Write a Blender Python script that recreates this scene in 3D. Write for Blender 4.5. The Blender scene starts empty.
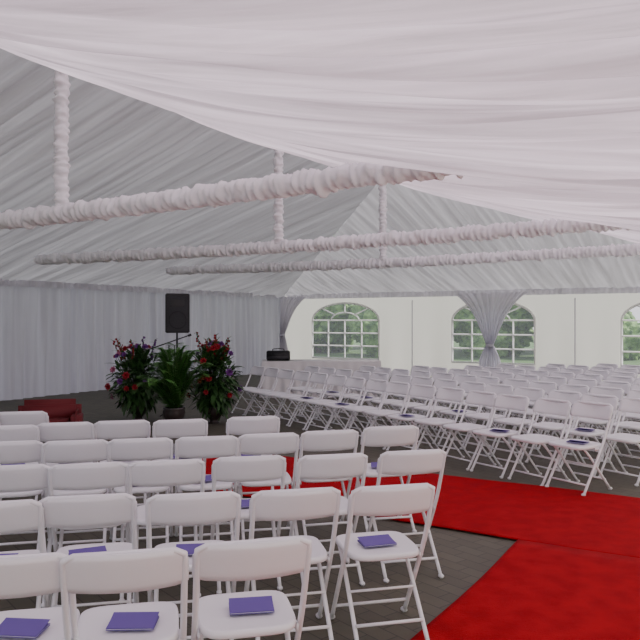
import bpy, bmesh, math, random
from mathutils import Vector, Matrix, noise
random.seed(7)
S=bpy.context.scene
COL=bpy.context.collection
H=1.63
A=math.radians(31.1)
U=Vector((math.sin(A),math.cos(A),0)); V=Vector((-math.cos(A),math.sin(A),0))
R0=Vector((-2.63,7.33,0))
def TP(t,v,z=0.0): 
    p=R0+U*t+V*v; return Vector((p.x,p.y,z))
def inv(p):
    d=Vector((p[0],p[1],0))-R0; return d.dot(U),d.dot(V)

# ---------------- materials
def mat(name,col,rough=.6,metal=0,nscale=8,col2=None,bump=0,bscale=60,spec=.5):
    m=bpy.data.materials.new(name); m.use_nodes=True
    nt=m.node_tree; b=nt.nodes['Principled BSDF']
    b.inputs['Base Color'].default_value=(*col,1); b.inputs['Roughness'].default_value=rough
    b.inputs['Metallic'].default_value=metal; b.inputs['Specular IOR Level'].default_value=spec
    tc=nt.nodes.new('ShaderNodeTexCoord')
    if col2:
        n=nt.nodes.new('ShaderNodeTexNoise'); n.inputs['Scale'].default_value=nscale; n.inputs['Detail'].default_value=4
        nt.links.new(tc.outputs['Object'],n.inputs['Vector'])
        r=nt.nodes.new('ShaderNodeValToRGB'); r.color_ramp.elements[0].position=.35; r.color_ramp.elements[1].position=.65
        r.color_ramp.elements[0].color=(*col,1); r.color_ramp.elements[1].color=(*col2,1)
        nt.links.new(n.outputs['Fac'],r.inputs['Fac']); nt.links.new(r.outputs['Color'],b.inputs['Base Color'])
    if bump:
        n=nt.nodes.new('ShaderNodeTexNoise'); n.inputs['Scale'].default_value=bscale
        nt.links.new(tc.outputs['Object'],n.inputs['Vector'])
        bp=nt.nodes.new('ShaderNodeBump'); bp.inputs['Strength'].default_value=bump; bp.inputs['Distance'].default_value=.01
        nt.links.new(n.outputs['Fac'],bp.inputs['Height']); nt.links.new(bp.outputs['Normal'],b.inputs['Normal'])
    return m
def fabric(name,dcol,tcol,fac,gather=0,gs=6.0,ys=.22):
    """woven cloth: diffuse + light passing through; gather streaks the translucent colour by noise, for dense bunches and painted fold shading"""
    m=bpy.data.materials.new(name); m.use_nodes=True; nt=m.node_tree; nt.nodes.clear()
    o=nt.nodes.new('ShaderNodeOutputMaterial'); d=nt.nodes.new('ShaderNodeBsdfDiffuse'); t=nt.nodes.new('ShaderNodeBsdfTranslucent')
    mx=nt.nodes.new('ShaderNodeMixShader'); mx.inputs[0].default_value=fac
    tc=nt.nodes.new('ShaderNodeTexCoord')
    d.inputs[0].default_value=(*dcol,1); t.inputs[0].default_value=(*tcol,1)
    if gather:  # pleat contrast put into the translucent colour, besides cloth density
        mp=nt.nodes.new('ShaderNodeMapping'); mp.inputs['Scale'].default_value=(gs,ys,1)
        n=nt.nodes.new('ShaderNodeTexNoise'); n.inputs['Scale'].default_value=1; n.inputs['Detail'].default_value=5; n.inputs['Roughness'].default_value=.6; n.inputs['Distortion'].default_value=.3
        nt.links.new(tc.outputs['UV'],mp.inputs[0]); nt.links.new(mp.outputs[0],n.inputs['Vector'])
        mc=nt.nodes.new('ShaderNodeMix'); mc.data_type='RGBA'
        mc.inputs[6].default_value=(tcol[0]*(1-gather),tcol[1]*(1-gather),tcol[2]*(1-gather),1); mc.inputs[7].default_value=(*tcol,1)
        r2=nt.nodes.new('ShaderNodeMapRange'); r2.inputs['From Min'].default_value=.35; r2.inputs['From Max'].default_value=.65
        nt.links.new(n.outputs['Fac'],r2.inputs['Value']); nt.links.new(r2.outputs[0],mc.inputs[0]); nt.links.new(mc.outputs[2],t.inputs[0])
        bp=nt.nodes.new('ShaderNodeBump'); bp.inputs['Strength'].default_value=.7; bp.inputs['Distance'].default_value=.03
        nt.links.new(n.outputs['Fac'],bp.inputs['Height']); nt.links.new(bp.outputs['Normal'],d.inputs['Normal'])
    nt.links.new(d.outputs[0],mx.inputs[1]); nt.links.new(t.outputs[0],mx.inputs[2]); nt.links.new(mx.outputs[0],o.inputs[0])
    return m
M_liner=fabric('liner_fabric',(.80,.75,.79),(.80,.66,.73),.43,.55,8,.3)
M_liner_l=fabric('liner_fabric_shade',(.64,.63,.64),(.34,.33,.34),.33,.5,7)  # darker, less translucent liner copy: left slope's shade put into the colour
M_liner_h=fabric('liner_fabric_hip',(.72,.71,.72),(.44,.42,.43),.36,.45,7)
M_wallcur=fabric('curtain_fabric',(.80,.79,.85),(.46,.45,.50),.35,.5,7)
M_side=fabric('vinyl_sidewall',(.82,.81,.76),(.92,.88,.79),.58)
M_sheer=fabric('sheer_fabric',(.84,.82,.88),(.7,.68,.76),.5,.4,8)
M_ruch=mat('ruched_white_fabric',(.90,.88,.90),.9)
M_chair=mat('white_resin',(.83,.83,.86),.36,bump=.05,bscale=200)
M_metalw=mat('white_tube',(.82,.82,.84),.3)
M_book=mat('purple_card',(.12,.075,.33),.6)
M_bookp=mat('paper_edge',(.7,.68,.75),.8)
M_black=mat('black_plastic',(.012,.012,.014),.45)
M_grille=mat('speaker_grille',(.03,.03,.035),.5,bump=.8,bscale=300)
M_cloth=mat('table_linen',(.84,.82,.82),.85)
M_redup=mat('red_upholstery',(.14,.008,.012),.7,bump=.2)
M_stem=mat('stem_green',(.03,.09,.015),.6)
M_leaf=mat('leaf_green',(.018,.065,.013),.5,col2=(.055,.145,.035),nscale=6)
M_palm=mat('palm_green',(.05,.18,.03),.45,col2=(.11,.29,.06),nscale=5)
M_fred=mat('flower_red',(.32,.008,.02),.6)
M_fpur=mat('flower_purple',(.18,.045,.25),.6)
M_fpink=mat('flower_pink',(.48,.15,.26),.6)
M_vase=mat('dark_vase',(.03,.022,.02),.3)

# ---------------- mesh helpers
def finish(bm,name,mats,smooth=True,loc=None,rotz=0):
    me=bpy.data.meshes.new(name); bm.to_mesh(me); bm.free()
    for m in mats: me.materials.append(m)
    if smooth:
        for p in me.polygons: p.use_smooth=True
    ob=bpy.data.objects.new(name,me); COL.objects.link(ob)
    if loc is not None: ob.location=loc
    ob.rotation_euler[2]=rotz
    return ob
def tube(bm,pts,r,seg=8,mi=0,cap=True,rf=None):
    pts=[Vector(p) for p in pts]; rings=[]; n=len(pts)
    prev=None
    for i,p in enumerate(pts):
        a=pts[max(i-1,0)]; b=pts[min(i+1,n-1)]
        d=(b-a).normalized()
        if prev is None:
            up=Vector((0,0,1)) if abs(d.z)<.9 else Vector((1,0,0))
            x=d.cross(up).normalized()
        else:
            x=(prev-d*prev.dot(d)).normalized()
        prev=x; y=d.cross(x).normalized()
        ring=[]
        for k in range(seg):
            an=2*math.pi*k/seg
            rr=r if rf is None else rf(i,k)
            if rf is None and isinstance(r,(list,tuple)): rr=r[i]
            ring.append(bm.verts.new(p+(x*math.cos(an)+y*math.sin(an))*rr))
        rings.append(ring)
    for i in range(n-1):
        for k in range(seg):
            f=bm.faces.new((rings[i][k],rings[i][(k+1)%seg],rings[i+1][(k+1)%seg],rings[i+1][k])); f.material_index=mi
    if cap:
        for r_ in (rings[0],rings[-1]):
            f=bm.faces.new(r_); f.material_index=mi
def grid(bm,nu,nv,fn,mi=0,uv=None):
    g=[[bm.verts.new(fn(i/nu,j/nv)) for j in range(nv+1)] for i in range(nu+1)]
    lay=bm.loops.layers.uv.verify() if uv else None
    for i in range(nu):
        for j in range(nv):
            f=bm.faces.new((g[i][j],g[i+1][j],g[i+1][j+1],g[i][j+1])); f.material_index=mi
            if uv:
                for lp,(a,b) in zip(f.loops,((i,j),(i+1,j),(i+1,j+1),(i,j+1))):
                    lp[lay].uv=(a/nu*uv[0],b/nv*uv[1])
    return g
def box(bm,c,s,mi=0,bev=0,rot=None,seg=2):
    r=bmesh.ops.create_cube(bm,size=1)
    M=Matrix.Translation(Vector(c))
    if rot is not None: M=M@rot
    M=M@Matrix.Diagonal((*s,1))
    bmesh.ops.transform(bm,matrix=M,verts=r['verts'])
    fs=set()
    for v in r['verts']:
        for f in v.link_faces: fs.add(f)
    for f in fs: f.material_index=mi
    if bev:
        es=set(e for f in fs for e in f.edges)
        rr=bmesh.ops.bevel(bm,geom=list(es),offset=bev,segments=seg,affect='EDGES')
        for f in rr['faces']: f.material_index=mi
def smoothpath(pts,n=6):
    pts=[Vector(p) for p in pts]; out=[]
    for i in range(len(pts)-1):
        p0=pts[max(i-1,0)];p1=pts[i];p2=pts[i+1];p3=pts[min(i+2,len(pts)-1)]
        for k in range(n):
            t=k/n
            out.append(.5*((2*p1)+(p2-p0)*t+(2*p0-5*p1+4*p2-p3)*t*t+(3*p1-p0-3*p2+p3)*t**3))
    out.append(pts[-1]); return out

# ---------------- roof
TE=14.4; TR=7.4; W=7.0; SL=.277; ZR=4.34; ZE=ZR-SL*W; T0=-9.0; BAY=3.9
def pleat(a,b,seed,k=1.0):
    ph=noise.noise(Vector((a*.7,b*.06,seed)))*6
    p=.026*math.sin(2*math.pi*a/.19+ph)*(.35+1.3*abs(noise.noise(Vector((a*1.1,b*.15,seed+5)))))
    p+=.065*noise.noise(Vector((a*2.4,b*.22,seed+9)))
    p+=.05*noise.noise(Vector((a*5.5+b*.3,b*.35,seed+3)))
    p+=.024*noise.noise(Vector((a*11-b*.5,b*.6,seed+7)))
    return p*k
def bayf(t):
    fr=(t/BAY)%1.0
    return math.sin(math.pi*fr)
def slope(name,side,material):
    bm=bmesh.new()
    def fn(a,b):
        t=T0+(TE-T0)*a
        vs=max(0,t-TR)
        v=vs+(W-vs)*b
        z=ZR-SL*v
        fade=4*b*(1-b)
        if side<0:
            k=1.03 if t<1 else max(0,1.03-(t-1)/8.5)
            z-=.48*fade*k+.05*bayf(t)*min(1,b*2)*fade
        else:
            z-=.10*bayf(t)*fade
        e=min(1,b*6+.12)*min(1,(1-b)*12+.25)
        tt=t+(.55 if side<0 else .35)*math.sin(2*math.pi*(t/BAY))*.5*math.sin(math.pi*b)
        z+=pleat(tt,v,3.0*side+11,1.15 if side<0 else .95)*e
        return TP(t,v*side,z)
    grid(bm,1300,44,fn,uv=(TE-T0,7))
    return finish(bm,name,[material])
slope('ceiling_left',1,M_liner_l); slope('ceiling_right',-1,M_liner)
bm=bmesh.new()
def fh(a,b):
    v=-W+2*W*a
    ts=TR+abs(v)
    t=ts+(TE-ts)*b
    z=ZR-SL*(t-TR)-.05*4*b*(1-b)
    z+=pleat(v,t,31,.8)*min(1,b*8)*min(1,(1-b)*12+.25)
    return TP(t,v,z)
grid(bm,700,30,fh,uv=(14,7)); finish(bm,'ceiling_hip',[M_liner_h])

def strip(name,p0,p1,z0,z1,material,amp=.03,wl=.16,seed=0,dx=.02):
    L=(p1-p0).length; d=(p1-p0).normalized(); nrm=Vector((-d.y,d.x,0))
    n=int(L/dx)
    bm=bmesh.new()
    def fn(a,b):
        s=a*L
        w=amp*math.sin(2*math.pi*s/wl+5*noise.noise(Vector((s*.8,seed,b*.5))))*(.5+1.2*abs(noise.noise(Vector((s*1.1,b*.4,seed+8)))))+amp*1.6*noise.noise(Vector((s*2.4,b*.8,seed+4)))
        p=p0+d*s+nrm*w
        return Vector((p.x,p.y,z1+(z0-z1)*b))
    grid(bm,n,8,fn,uv=(L,abs(z1-z0)))
    return finish(bm,name,[material])
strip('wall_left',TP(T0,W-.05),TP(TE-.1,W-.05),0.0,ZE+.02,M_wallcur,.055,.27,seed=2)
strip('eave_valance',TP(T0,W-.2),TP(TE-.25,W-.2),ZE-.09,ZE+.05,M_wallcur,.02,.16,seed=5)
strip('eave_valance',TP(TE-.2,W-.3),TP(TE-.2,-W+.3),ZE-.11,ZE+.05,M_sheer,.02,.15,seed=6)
strip('wall_right',TP(T0,-W),TP(TE,-W),0.0,ZE+.02,M_side,.01,.6,seed=8)

# ---------------- far wall with arched windows
WIN=[(1.12,3.45),(5.75,8.05),(10.2,12.5)]
SILL=.45; SPR=1.62; TOP=2.15
def WP(s,z,o=0): return TP(TE+o,W-s,z)
def arch(x,s0,s1):
    c=(s0+s1)/2; h=(s1-s0)/2; q=max(0,1-((x-c)/h)**2)
    return SPR+(TOP-SPR)*math.sqrt(q)
bm=bmesh.new()
def quad(a,b,c,d,mi=0):
    f=bm.faces.new([bm.verts.new(x) for x in (a,b,c,d)]); f.material_index=mi
def ww(s): return .02*math.sin(s*2.1)+.012*math.sin(s*7)
cur=0
segs=[]
for s0,s1 in WIN:
    segs.append((cur,s0,None)); segs.append((s0,s1,(s0,s1))); cur=s1
segs.append((cur,14.0,None))
for a,b,w in segs:
    n=40
    for i in range(n):
        x0=a+(b-a)*i/n; x1=a+(b-a)*(i+1)/n
        if w is None:
            quad(WP(x0,0,ww(x0)),WP(x1,0,ww(x1)),WP(x1,ZE,0),WP(x0,ZE,0))
        else:
            quad(WP(x0,0,ww(x0)),WP(x1,0,ww(x1)),WP(x1,SILL,0),WP(x0,SILL,0))
            quad(WP(x0,arch(x0,*w),0),WP(x1,arch(x1,*w),0),WP(x1,ZE,0),WP(x0,ZE,0))
finish(bm,'wall_far',[M_side],smooth=False)
M_pane=bpy.data.materials.new('clear_vinyl'); M_pane.use_nodes=True
nt=M_pane.node_tree; nt.nodes.clear()
o=nt.nodes.new('ShaderNodeOutputMaterial'); tr=nt.nodes.new('ShaderNodeBsdfTransparent'); df=nt.nodes.new('ShaderNodeBsdfTranslucent'); mx=nt.nodes.new('ShaderNodeMixShader')
mx.inputs[0].default_value=.09; df.inputs[0].default_value=(.9,.92,1,1)
nt.links.new(tr.outputs[0],mx.inputs[1]); nt.links.new(df.outputs[0],mx.inputs[2]); nt.links.new(mx.outputs[0],o.inputs[0])
M_munt=fabric('window_muntin_vinyl',(.9,.9,.88),(.9,.9,.88),.4)
for i,(s0,s1) in enumerate(WIN):
    bm=bmesh.new(); c=(s0+s1)/2; h=(s1-s0)/2
    r=.03
    outer=[WP(s0,SILL,-.02)]+[WP(c-h*math.cos(math.pi*k/24),SPR+(TOP-SPR)*math.sin(math.pi*k/24),-.02) for k in range(25)]+[WP(s1,SILL,-.02),WP(s0,SILL,-.02)]
    tube(bm,outer,r,6)
    for k in range(1,4):
        x=s0+(s1-s0)*k/4
        tube(bm,[WP(x,SILL,-.02),WP(x,SPR-.0,-.02)],r*.8,6)
    for z in (SILL+.39,SILL+.78,SPR):
        tube(bm,[WP(s0,z,-.02),WP(s1,z,-.02)],r*.8,6)
    tube(bm,[WP(c-h*.42*math.cos(math.pi*k/16),SPR+(TOP-SPR)*.45*math.sin(math.pi*k/16),-.02) for k in range(17)],r*.7,6)
    for an in (45,90,135):
        a=math.radians(an)
        tube(bm,[WP(c+h*.42*math.cos(a),SPR+(TOP-SPR)*.45*math.sin(a),-.02),WP(c+h*math.cos(a),SPR+(TOP-SPR)*math.sin(a),-.02)],r*.7,6)
    n=24
    for k in range(n):
        x0=s0+(s1-s0)*k/n; x1=s0+(s1-s0)*(k+1)/n
        f=bm.faces.new([bm.verts.new(p) for p in (WP(x0,SILL),WP(x1,SILL),WP(x1,arch(x1,s0,s1)),WP(x0,arch(x0,s0,s1)))]); f.material_index=1
    finish(bm,'window_%d'%(i+1),[M_munt,M_pane])
for s in (4.57,9.1):
    bm=bmesh.new()
    p=WP(s,0,-.12)
    tube(bm,[(0,0,0),(0,0,ZE-.2)],.02,10)
    box(bm,(0,0,.006),(.16,.16,.012),0,.003)
    finish(bm,'tent_leg_pole',[M_metalw],True,(p.x,p.y,0))

def drape(name,base,dirv,w,z1,zt,z0,pinchw,material,side=0):
    bm=bmesh.new()
    def fn(a,b):
        z=z1+(z0-z1)*b
        bt=(z1-zt)/(z1-z0)
        if b<bt:
            q=b/bt; ww_=pinchw+(w-pinchw)*(1-q)**1.2*(1-.25*math.sin(q*math.pi))
        else:
            q=(b-bt)/(1-bt); ww_=pinchw+(w*.3-pinchw)*min(1,q*2.2)**.8
        x=(a-.5)*ww_+side*(w-ww_)*.5
        y=.035*math.sin(a*2*math.pi*9)+.02*math.sin(a*31+b*4)
        p=base+dirv*x+Vector((-dirv.y,dirv.x,0))*y
        return Vector((p.x,p.y,z))
    grid(bm,120,30,fn,uv=(3,2.4))
    p=base+dirv*(side*(w-pinchw)*.5)
    tube(bm,[Vector((p.x,p.y,zt-.03)),Vector((p.x,p.y,zt+.03))],pinchw*.55,12)
    return finish(name=name,bm=bm,mats=[material])
D=-V
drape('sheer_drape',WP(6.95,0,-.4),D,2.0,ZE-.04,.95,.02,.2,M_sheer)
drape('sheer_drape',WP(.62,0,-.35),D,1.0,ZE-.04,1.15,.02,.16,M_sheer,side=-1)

# ---------------- ruched ties and king posts
def ruched(bm,p0,p1,r):
    L=(p1-p0).length; st=.013; n=int(L/st)
    sd=random.random()*100
    def rf(i,k):
        s=i*st
        an=2*math.pi*k/16
        cx,cy=math.cos(an),math.sin(an)
        q=noise.noise(Vector((s*22+cx*.6,sd+cy*.8,cx*.8)))
        q2=noise.noise(Vector((s*9,sd+9+cx,cy)))
        return r*(1+.42*q+.20*q2+.10*math.sin(s*2*math.pi/.075+sd+cx*1.3+3*q2))
    pts=[p0.lerp(p1,i/n)+Vector((0,0,-.05*math.sin(math.pi*i/n)+.012*noise.noise(Vector((i*st*5,sd,1))))) for i in range(n+1)]
    tube(bm,pts,r,16,rf=rf)
ZT=2.73
for t in (-3.9,0,3.9,7.4):
    bm=bmesh.new()
    near={-3.9:-4.0,0:-4.40,3.9:-5.25,7.4:-5.7}[t]
    ruched(bm,TP(t,5.45,ZT+.03),TP(t,near,ZT+.03),.088)
    ruched(bm,TP(t,0,ZR-.05),TP(t,0,ZT+.03),.068)
    finish(bm,'draped_truss',[M_ruch])

# ---------------- floor
Mf=bpy.data.materials.new('brick_pavers'); Mf.use_nodes=True; nt=Mf.node_tree; b=nt.nodes['Principled BSDF']
tc=nt.nodes.new('ShaderNodeTexCoord'); mp=nt.nodes.new('ShaderNodeMapping'); mp.inputs['Rotation'].default_value[2]=A+.35
br=nt.nodes.new('ShaderNodeTexBrick'); br.inputs['Scale'].default_value=1; br.inputs['Brick Width'].default_value=.22; br.inputs['Row Height'].default_value=.11
br.inputs['Mortar Size'].default_value=.004; br.inputs['Color1'].default_value=(.100,.095,.066,1); br.inputs['Color2'].default_value=(.124,.117,.082,1); br.inputs['Mortar'].default_value=(.055,.052,.04,1)
nn=nt.nodes.new('ShaderNodeTexNoise'); nn.inputs['Scale'].default_value=3; nn.inputs['Detail'].default_value=6
mm=nt.nodes.new('ShaderNodeMix'); mm.data_type='RGBA'; mm.blend_type='MULTIPLY'; mm.inputs[0].default_value=.4
nt.links.new(tc.outputs['Object'],mp.inputs[0]); nt.links.new(mp.outputs[0],br.inputs['Vector']); nt.links.new(tc.outputs['Object'],nn.inputs['Vector'])
nt.links.new(br.outputs['Color'],mm.inputs[6]); nt.links.new(nn.outputs['Fac'],mm.inputs[7]); nt.links.new(mm.outputs[2],b.inputs['Base Color'])
b.inputs['Roughness'].default_value=.65
bp=nt.nodes.new('ShaderNodeBump'); bp.inputs['Strength'].default_value=.25; bp.inputs['Distance'].default_value=.01; bp.invert=True
nt.links.new(br.outputs['Fac'],bp.inputs['Height']); nt.links.new(bp.outputs['Normal'],b.inputs['Normal'])
bm=bmesh.new()
bm.faces.new([bm.verts.new(TP(a,c,0)) for a,c in ((-14,10),(-14,-10),(TE+4,-10),(TE+4,10))])
finish(bm,'floor',[Mf],False)
Mg=mat('grass',(.05,.10,.03),.9,col2=(.09,.16,.05),nscale=2)
bm=bmesh.new()
bm.faces.new([bm.verts.new(Vector((x,y,-.03))) for x,y in ((-90,-60),(90,-60),(90,110),(-90,110))])
finish(bm,'grass_ground',[Mg],False)

M_carpet=mat('red_carpet',(.38,.003,.010),.95,col2=(.29,.002,.008),nscale=7,bump=.5,bscale=150,spec=.1)
def carpet(t0,t1,v0,v1,z):
    bm=bmesh.new()
    n=60
    def fn(a,b):
        t=t0+(t1-t0)*a; v=v0+(v1-v0)*b
        return TP(t+.012*math.sin(v*3+t),v+.012*math.sin(t*2.5),z+.003*noise.noise(Vector((t*1.5,v*1.5,z*100))))
    grid(bm,n,n,fn)
    o=finish(bm,'red_carpet_runner',[M_carpet])
    md=o.modifiers.new('thick','SOLIDIFY'); md.thickness=.008; md.offset=-1
    return o
tc0,vc0=inv((1.47,5.29))
carpet(tc0,tc0+1.8,vc0+4.1,-6.8,.012)
carpet(-8.8,tc0-.01,vc0,vc0-1.8,.014)
def floor_z(x,y):
    t,v=inv((x,y))
    if tc0-.3<t<tc0+2.1 and -6.8<v<vc0+4.4: return .017
    return 0

# ---------------- folding chair mesh
def chair_mesh():
    bm=bmesh.new()
    x=.205
    prof=[(-.222,.785),(-.165,.63),(-.085,.46),(.05,.24),(.195,0.012)]
    left=smoothpath([(-x-.004,y,z) for y,z in prof],4)
    right=[Vector((-p.x,p.y,p.z)) for p in left]
    topc=[Vector((-x+.03,-.232,.803)),Vector((x-.03,-.232,.803))]
    tube(bm,list(reversed(left))+topc+right,.0125,8)
    xr=.178
    for s in (-1,1):
        tube(bm,smoothpath([(s*xr,.15,.415),(s*xr,.03,.30),(s*(xr+.004),-.225,.012)],4),.0115,8)
        box(bm,(s*(x+.003),.2,.012),(.032,.036,.024),0,.006)
        box(bm,(s*(xr+.004),-.23,.012),(.03,.036,.024),0,.006)
        box(bm,(s*.193,-.035,.405),(.012,.10,.03),0,.004)
    tube(bm,[(-x,.145,.09),(x,.145,.09)],.009,8)
    tube(bm,[(-xr,-.165,.105),(xr,-.165,.105)],.009,8)
    tube(bm,[(-xr,-.05,.235),(xr,-.05,.235)],.007,8)
    wd=.225; z0,z1=.662,.812
    def bp_(a,b,o):
        xx=(a*2-1)
        zt=z1-.05*max(0,(abs(xx)-.72)/.28)**2.2
        zb=z0+.012*max(0,(abs(xx)-.75)/.25)**2-.004*(1-xx*xx)
        z=zb+(zt-zb)*b
        y=-.222-(z-.785)*.36 - .045*(1-xx*xx) + .012 + o
        return Vector((xx*wd,y,z))
    for sgn,o in ((1,.014),(0,-.012)):
        g=grid(bm,20,6,lambda a,b:bp_(a,b,o*(1 if 0<b<1 and 0<a<1 else .55)))
        if sgn: gf=g
        else: gb=g
    def rim(l1,l2):
        for i in range(len(l1)-1):
            bm.faces.new((l1[i],l1[i+1],l2[i+1],l2[i]))
    rim([gf[i][0] for i in range(21)],[gb[i][0] for i in range(21)])
    rim([gf[i][6] for i in range(21)],[gb[i][6] for i in range(21)])
    rim(gf[0],gb[0]); rim(gf[20],gb[20])
    cy=.045; a_=.195; b_=.20; N=40
    def se(k,sc):
        an=2*math.pi*k/N; c=math.cos(an); s=math.sin(an); e=.42
        ta=1+ .05*s
        return (math.copysign(abs(c)**e,c)*a_*sc*ta, cy+math.copysign(abs(s)**e,s)*b_*sc)
    levels=[(.0,.437),(.5,.438),(.85,.443),(.95,.447),(.985,.444),(1.0,.434),(1.0,.420),(.96,.414),(.0,.414)]
    rings=[]
    for sc,z in levels:
        if sc==0: rings.append([bm.verts.new((0,cy,z))]); continue
        rings.append([bm.verts.new((*se(k,sc),z)) for k in range(N)])
    for i in range(len(rings)-1):
        r1,r2=rings[i],rings[i+1]
        for k in range(N):
            k2=(k+1)%N
            if len(r1)==1: bm.faces.new((r1[0],r2[k],r2[k2]))
            elif len(r2)==1: bm.faces.new((r1[k],r2[0],r1[k2]))
            else: bm.faces.new((r1[k],r2[k],r2[k2],r1[k2]))
    bmesh.ops.recalc_face_normals(bm,faces=bm.faces)
    me=bpy.data.meshes.new('folding_chair'); bm.to_mesh(me); bm.free(); me.materials.append(M_chair)
    for p in me.polygons: p.use_smooth=True
    return me
CM=chair_mesh()
def book_mesh():
    bm=bmesh.new()
    box(bm,(0,0,.0045),(.115,.175,.003),1)
    box(bm,(0,0,.007),(.12,.18,.0015),0)
    box(bm,(0,0,.0015),(.12,.18,.0015),0)
    grid(bm,6,1,lambda a,b:Vector((-.06+.12*a,-.09+.18*b,.009+.014*a*a)))
    me=bpy.data.meshes.new('program_booklet'); bm.to_mesh(me); bm.free(); me.materials.append(M_book); me.materials.append(M_bookp); return me
BM_=book_mesh()
def add_chair(back,face,book=True):
    f=Vector((face[0],face[1],0)).normalized()
    rot=math.atan2(-f.x,f.y)
    o=bpy.data.objects.new('folding_chair',CM); COL.objects.link(o)
    loc=Vector((back[0],back[1],0))+f*.235
    fz=floor_z(loc.x,loc.y)
    r=rot+random.uniform(-.03,.03)
    o.location=(loc.x,loc.y,fz); o.rotation_euler[2]=r
    if book:
        b=bpy.data.objects.new('program_booklet',BM_); COL.objects.link(b)
        q=Matrix.Rotation(r,4,'Z')@Vector((random.uniform(-.03,.03),.045+random.uniform(-.03,.03),0))
        b.location=(loc.x+q.x,loc.y+q.y,.4475+fz); b.rotation_euler[2]=r+math.pi/2+random.uniform(-.35,.35)
def px(x,y,h=.81):
    z=(H-h)*720/(y-320); return ((x-320)/720*z,z)
rows=[
 [(8,557),(125,552),(254,541)],
 [(-12,503),(88,496),(195,494),(297,490),(394,486)],
 [(-70,468),(10,466),(88,464),(167,461),(251,457),(333,455),(414,451)],
 [(-60,444),(8,442),(76,441),(141,439),(208,437),(270,434),(330,431),(392,429)],
 [(-45,427),(8,426),(65,423),(122,421),(180,420),(254,419)],
 [(-75,415),(-28,414),(22,412)],
]
for r in rows:
    for (x,y) in r:
        add_chair(px(x,y),(-.22,.97),True)
rd=Vector((-.55,.835,0)).normalized(); fd=Vector((-.835,-.55,0)).normalized()
for k in range(9):
    for j in range(15):
        if k>=1 and j>14-k*.8: continue
        p=Vector((2.66,7.02,0))-fd*.83*k+rd*.485*j+Vector((random.uniform(-.02,.02),random.uniform(-.02,.02),0))
        t,v=inv(p)
        if v<-6.4 or t>TE-1.0: continue
        if -1.7<p.x<1.75 and p.y>14.1: continue
        add_chair((p.x,p.y),fd,random.random()<.3)

# ---------------- head table
bm=bmesh.new()
hx,hy=1.25,.38
box(bm,(0,0,.745),(hx*2,hy*2,.03),0,.008)
def pt(s):
    P=2*(2*hx+2*hy); s=s%P
    if s<2*hx: return Vector((-hx+s,-hy,0)),Vector((0,-1,0))
    s-=2*hx
    if s<2*hy: return Vector((hx,-hy+s,0)),Vector((1,0,0))
    s-=2*hy
    if s<2*hx: return Vector((hx-s,hy,0)),Vector((0,1,0))
    s-=2*hx
    return Vector((-hx,hy-s,0)),Vector((-1,0,0))
P=2*(2*hx+2*hy)
def ft(a,b):
    p,n=pt(a*P*.9999); w=.006+b*.03*(1+math.sin(a*P*2*math.pi/.22))
    q=p+n*w; q.z=.762-.757*b; return q
grid(bm,300,6,ft)
finish(bm,'draped_table',[M_cloth],True,(.02,15.5,0),.04)
bm=bmesh.new()
box(bm,(0,0,.11),(.5,.34,.20),0,.015)
for i in range(8):
    tube(bm,[(-.2+i*.057,-.172,.15),(-.2+i*.057,-.19,.15)],.012,8,1)
box(bm,(0,-.172,.07),(.42,.01,.06),1,.003)
tube(bm,smoothpath([(-.12,0,.21),(-.1,0,.25),(.1,0,.25),(.12,0,.21)],4),.01,6)
finish(bm,'audio_amplifier',[M_black,M_grille],True,(-.89,15.4,.762),.04)

# ---------------- speaker on tripod
bm=bmesh.new()
def prof(z0,z1):
    pts=[(-.21,-.17),(.21,-.17),(.21,.0),(.13,.2),(-.13,.2),(-.21,0)]
    lo=[bm.verts.new((x,y,z0)) for x,y in pts]; hi=[bm.verts.new((x,y,z1)) for x,y in pts]
    fs=[]
    for i in range(6): fs.append(bm.faces.new((lo[i],lo[(i+1)%6],hi[(i+1)%6],hi[i])))
    fs.append(bm.faces.new(lo[::-1])); fs.append(bm.faces.new(hi))
    es=set(e for f in fs for e in f.edges)
    bmesh.ops.bevel(bm,geom=list(es),offset=.015,segments=2,affect='EDGES')
prof(1.40,2.10)
box(bm,(0,-.178,1.75),(.38,.02,.62),1,.008)
tube(bm,[(.15*math.cos(a*math.pi/12),-.19,1.63+.15*math.sin(a*math.pi/12)) for a in range(25)],.008,6)
box(bm,(0,-.19,1.93),(.24,.012,.13),0,.004)
tube(bm,[(0,.02,.35),(0,.02,1.45)],.018,10)
tube(bm,[(0,.02,.12),(0,.02,.9)],.024,10)
for k in range(3):
    a=k*2*math.pi/3+.5
    tube(bm,[(0,.02,.75),(.55*math.cos(a),.02+.55*math.sin(a),.02)],.012,8)
    tube(bm,[(0,.02,.25),(.36*math.cos(a),.02+.36*math.sin(a),.27)],.008,6)
finish(bm,'speaker_on_stand',[M_black,M_grille],False,(-2.56,12.9,0),.25)
bm=bmesh.new()
tube(bm,[(0,0,.02),(0,0,1.2)],.011,8)
for k in range(3):
    a=k*2*math.pi/3
    tube(bm,[(0,0,.08),(.22*math.cos(a),.22*math.sin(a),.012)],.009,6)
tube(bm,[(-.42,0,1.10),(.35,0,1.37)],.010,8)
tube(bm,[(-.42,0,1.10),(-.52,0,1.065),(-.56,0,1.05)],[.016,.018,.026],10)
tube(bm,[(.33,0,1.36),(.38,0,1.38)],.02,8)
finish(bm,'microphone_stand',[M_black],True,(-2.58,12.3,0),0)

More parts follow.
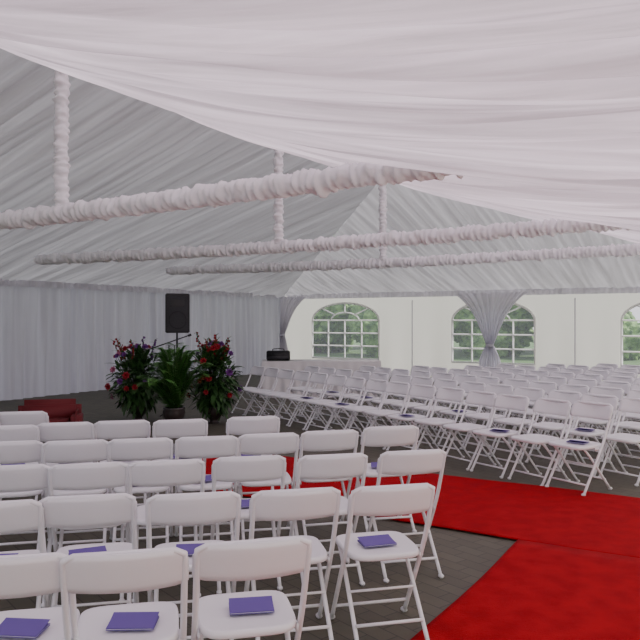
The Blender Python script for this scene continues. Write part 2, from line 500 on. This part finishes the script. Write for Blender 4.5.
# ---------------- plants
def leaf(bm,base,d,L,w,mi,droop=.3,n=5):
    d=d.normalized(); side=d.cross(Vector((0,0,1)))
    if side.length<.01: side=Vector((1,0,0))
    side.normalize(); prev=None
    for i in range(n+1):
        q=i/n
        c=base+d*L*q+Vector((0,0,-droop*L*q*q))
        ww_=w*math.sin(math.pi*(.08+.92*q))**.8 if i<n else .001
        a=bm.verts.new(c-side*ww_*.5+Vector((0,0,.15*ww_))); m=bm.verts.new(c); b_=bm.verts.new(c+side*ww_*.5+Vector((0,0,.15*ww_)))
        if prev:
            for u,v_ in ((0,1),(1,2)):
                f=bm.faces.new((prev[u],prev[v_],(a,m,b_)[v_],(a,m,b_)[u])); f.material_index=mi
        prev=(a,m,b_)
def flower(bm,c,d,r,mi):
    d=d.normalized(); s=d.orthogonal().normalized(); t_=d.cross(s)
    for lay,(rr,up) in enumerate(((1,.15),(.7,.5),(.4,.8))):
        n=7-lay
        for k in range(n):
            a=2*math.pi*k/n+lay*.4
            e=s*math.cos(a)+t_*math.sin(a); g=s*-math.sin(a)+t_*math.cos(a)
            p0=c; p1=c+e*r*rr*.6+d*r*up*.4-g*r*.3; p2=c+e*r*rr+d*r*up; p3=c+e*r*rr*.6+d*r*up*.4+g*r*.3
            f=bm.faces.new([bm.verts.new(p) for p in (p0,p1,p2,p3)]); f.material_index=mi
def rdir(el0,el1):
    az=random.uniform(0,2*math.pi); el=math.radians(random.uniform(el0,el1))
    return Vector((math.cos(az)*math.cos(el),math.sin(az)*math.cos(el),math.sin(el)))
def urn(bm,hh,r,mi):
    pr=[(0,.6),(.04,.62),(.08,.45),(.2,.4),(.5,.85),(.8,1.0),(.93,.9),(1,.98),(1,.85),(.9,.8)]
    seg=20; rings=[[bm.verts.new((r*q*math.cos(2*math.pi*k/seg),r*q*math.sin(2*math.pi*k/seg),a*hh)) for k in range(seg)] for a,q in pr]
    for i in range(len(rings)-1):
        for k in range(seg):
            f=bm.faces.new((rings[i][k],rings[i][(k+1)%seg],rings[i+1][(k+1)%seg],rings[i+1][k])); f.material_index=mi
    for rr in (rings[0],rings[-1]):
        f=bm.faces.new(rr); f.material_index=mi
def arrangement(loc,hh,wd,nfl,cols):
    bm=bmesh.new(); urn(bm,.26,.16,2)
    o=Vector((0,0,.26))
    tot=hh-.22; cz=.18+tot*.47
    for i in range(700):
        d=rdir(-80,88); 
        q=random.uniform(.35,1)
        tip=Vector((d.x*wd*.44*q,d.y*wd*.44*q,cz+d.z*tot*.47*q))
        if tip.z<.10: tip.z=.10
        if i%4==0: tube(bm,[o,o.lerp(tip,.5)+Vector((0,0,.03)),tip],.004,4,0,cap=False)
        dd=(d+rdir(-40,40)*.7).normalized()
        L=min(random.uniform(.12,.24),max(.08,(tip.z)/.9))
        leaf(bm,tip,dd,L,random.uniform(.035,.08),1,.22)
        if i%3==0: leaf(bm,tip,rdir(0,60),L,random.uniform(.02,.04),1,.2)
    for i in range(nfl):
        d=rdir(-35,88)
        tip=Vector((d.x*wd*.53,d.y*wd*.53,cz+d.z*tot*.54))
        tube(bm,[o,tip],.004,4,0,cap=False)
        flower(bm,tip,d+Vector((0,-.7,.2)),random.uniform(.04,.07),random.choice(cols))
    for i in range(7):
        d=rdir(58,84); top=Vector((d.x*wd*.8,d.y*wd*.8,hh*random.uniform(.98,1.12)))
        tube(bm,[o,top],.005,4,0,cap=False)
        for q in range(9):
            c=o.lerp(top,.7+.035*q); flower(bm,c+rdir(-20,20)*.02,rdir(0,40),.026,cols[i%2])
            leaf(bm,c,rdir(10,60),.1,.02,1)
    return finish(bm,'flower_arrangement',[M_stem,M_leaf,M_vase,M_fred,M_fpur,M_fpink],True,loc)
arrangement((-2.96,11.75,0),1.24,.96,34,[3,4,3,3,4,5])
arrangement((-1.68,11.4,0),1.30,.80,30,[3,3,4])
def palm(loc,hh,n=20):
    bm=bmesh.new(); urn(bm,.34,.17,2)
    for i in range(n):
        d=rdir(30,84); L=hh*random.uniform(.75,1.0)
        pts=[Vector((d.x*.05,d.y*.05,.3))]
        m=12
        for k in range(1,m+1):
            q=k/m
            pts.append(Vector((d.x*L*q*.50,d.y*L*q*.50,.3+(hh-.25)*(L/hh)*d.z*q*(1.25-.40*q*q))))
        tube(bm,pts,.006,5,0,cap=False)
        for k in range(1,m+1):
            dd=(pts[k]-pts[k-1]).normalized(); s=dd.cross(Vector((0,0,1))).normalized()
            for sg in (-1,1):
                for h_ in (0,.5):
                    leaf(bm,pts[k-1].lerp(pts[k],h_),s*sg*.9+dd*.8,.25*(1-.5*abs(k/m-.5)),.032,1,.35,4)
    return finish(bm,'potted_palm',[M_stem,M_palm,M_vase],True,loc)
palm((-2.16,10.65,0),1.42,42)

# low red sofa
bm=bmesh.new()
box(bm,(0,-.02,.25),(.62,.50,.16),0,.06,seg=4)
box(bm,(0,.24,.38),(.80,.16,.38),0,.075,seg=4)
for s in (-1,1):
    box(bm,(s*.36,-.02,.30),(.13,.56,.28),0,.06,seg=4)
    for y in (-.2,.22): tube(bm,[(s*.33,y,.0),(s*.33,y,.19)],.022,8,1)
finish(bm,'red_armchair',[M_redup,M_vase],True,(-3.55,9.4,0),.25)

# ---------------- outdoors
M_fol=mat('tree_foliage',(.04,.11,.025),.7,col2=(.22,.38,.10),nscale=3.5,bump=1,bscale=5)
M_bark=mat('bark',(.08,.06,.04),.9)
def tree(loc,h,r):
    bm=bmesh.new()
    tube(bm,[(0,0,-.02),(.05,0,h*.5),(0,.05,h*.8)],[.2,.14,.08],8,1)
    for i in range(11):
        c=Vector((random.uniform(-.6,.6)*r,random.uniform(-.6,.6)*r,h*random.uniform(.12,.9)))
        rr=r*random.uniform(.4,.65)
        q=bmesh.ops.create_icosphere(bm,subdivisions=5,radius=rr,matrix=Matrix.Translation(c))
        for v in q['verts']:
            d=(v.co-c).normalized()
            v.co+=d*rr*(.30*noise.noise(v.co*1.6)+.25*noise.noise(v.co*5)+.12*noise.noise(v.co*13))
    return finish(bm,'leafy_tree',[M_fol,M_bark],True,loc)
for (s,o,h,r) in ((-6,12,6,2.4),(-1.5,11,5.5,2.2),(3,12.5,5,2.2),(7,13,4.2,1.7),(14,12,6,2.4),(18.5,11,6,2.3),(-11,13,6,2.5),(1,18,8,2.6),(6,19,7,2.4),(-5,19,8,2.8)):
    p=WP(s,0,o); tree((p.x,p.y,-.02),h,r)
bm=bmesh.new()
box(bm,(0,0,1.5),(7,5,3.0),0,.02)
for i in range(3): box(bm,(-2.2+i*2.2,-2.51,1.6),(1.2,.06,1.1),1)
for s in (-1,1):
    box(bm,(0,s*1.35,3.55),(7.6,3.2,.12),2,rot=Matrix.Rotation(-s*.42,4,'X'))
p=WP(11.5,0,24)
finish(bm,'outdoor_building',[mat('stucco',(.55,.56,.58),.9),mat('window_glass_dark',(.08,.1,.12),.1),mat('roof_shingle',(.12,.12,.13),.9)],False,(p.x,p.y,-.03),-A)

# ---------------- light
w=bpy.data.worlds.new('World'); S.world=w; w.use_nodes=True
bg=w.node_tree.nodes['Background']
sky=w.node_tree.nodes.new('ShaderNodeTexSky'); sky.sky_type='PREETHAM'
sd=(-V*.62+Vector((0,0,.9))+U*.35).normalized()
try: sky.sun_direction=sd; sky.turbidity=4
except Exception: pass
mixn=w.node_tree.nodes.new('ShaderNodeMix'); mixn.data_type='RGBA'; mixn.inputs[0].default_value=.75
mixn.inputs[7].default_value=(.94,.945,1,1)
w.node_tree.links.new(sky.outputs[0],mixn.inputs[6]); w.node_tree.links.new(mixn.outputs[2],bg.inputs[0])
bg.inputs[1].default_value=1.45
sun=bpy.data.lights.new('sun','SUN'); sun.energy=7.2; sun.angle=math.radians(4); sun.color=(1,.96,.92)
so=bpy.data.objects.new('sun',sun); COL.objects.link(so)
so.rotation_euler=sd.to_track_quat('Z','Y').to_euler(); so.location=(0,0,20)

cam=bpy.data.cameras.new('camera'); cam.sensor_width=36; cam.lens=40.5
co=bpy.data.objects.new('camera',cam); COL.objects.link(co); co.location=(0,0,H); co.rotation_euler=(math.radians(90),0,0)
cam.clip_start=.05; cam.clip_end=300
S.camera=co
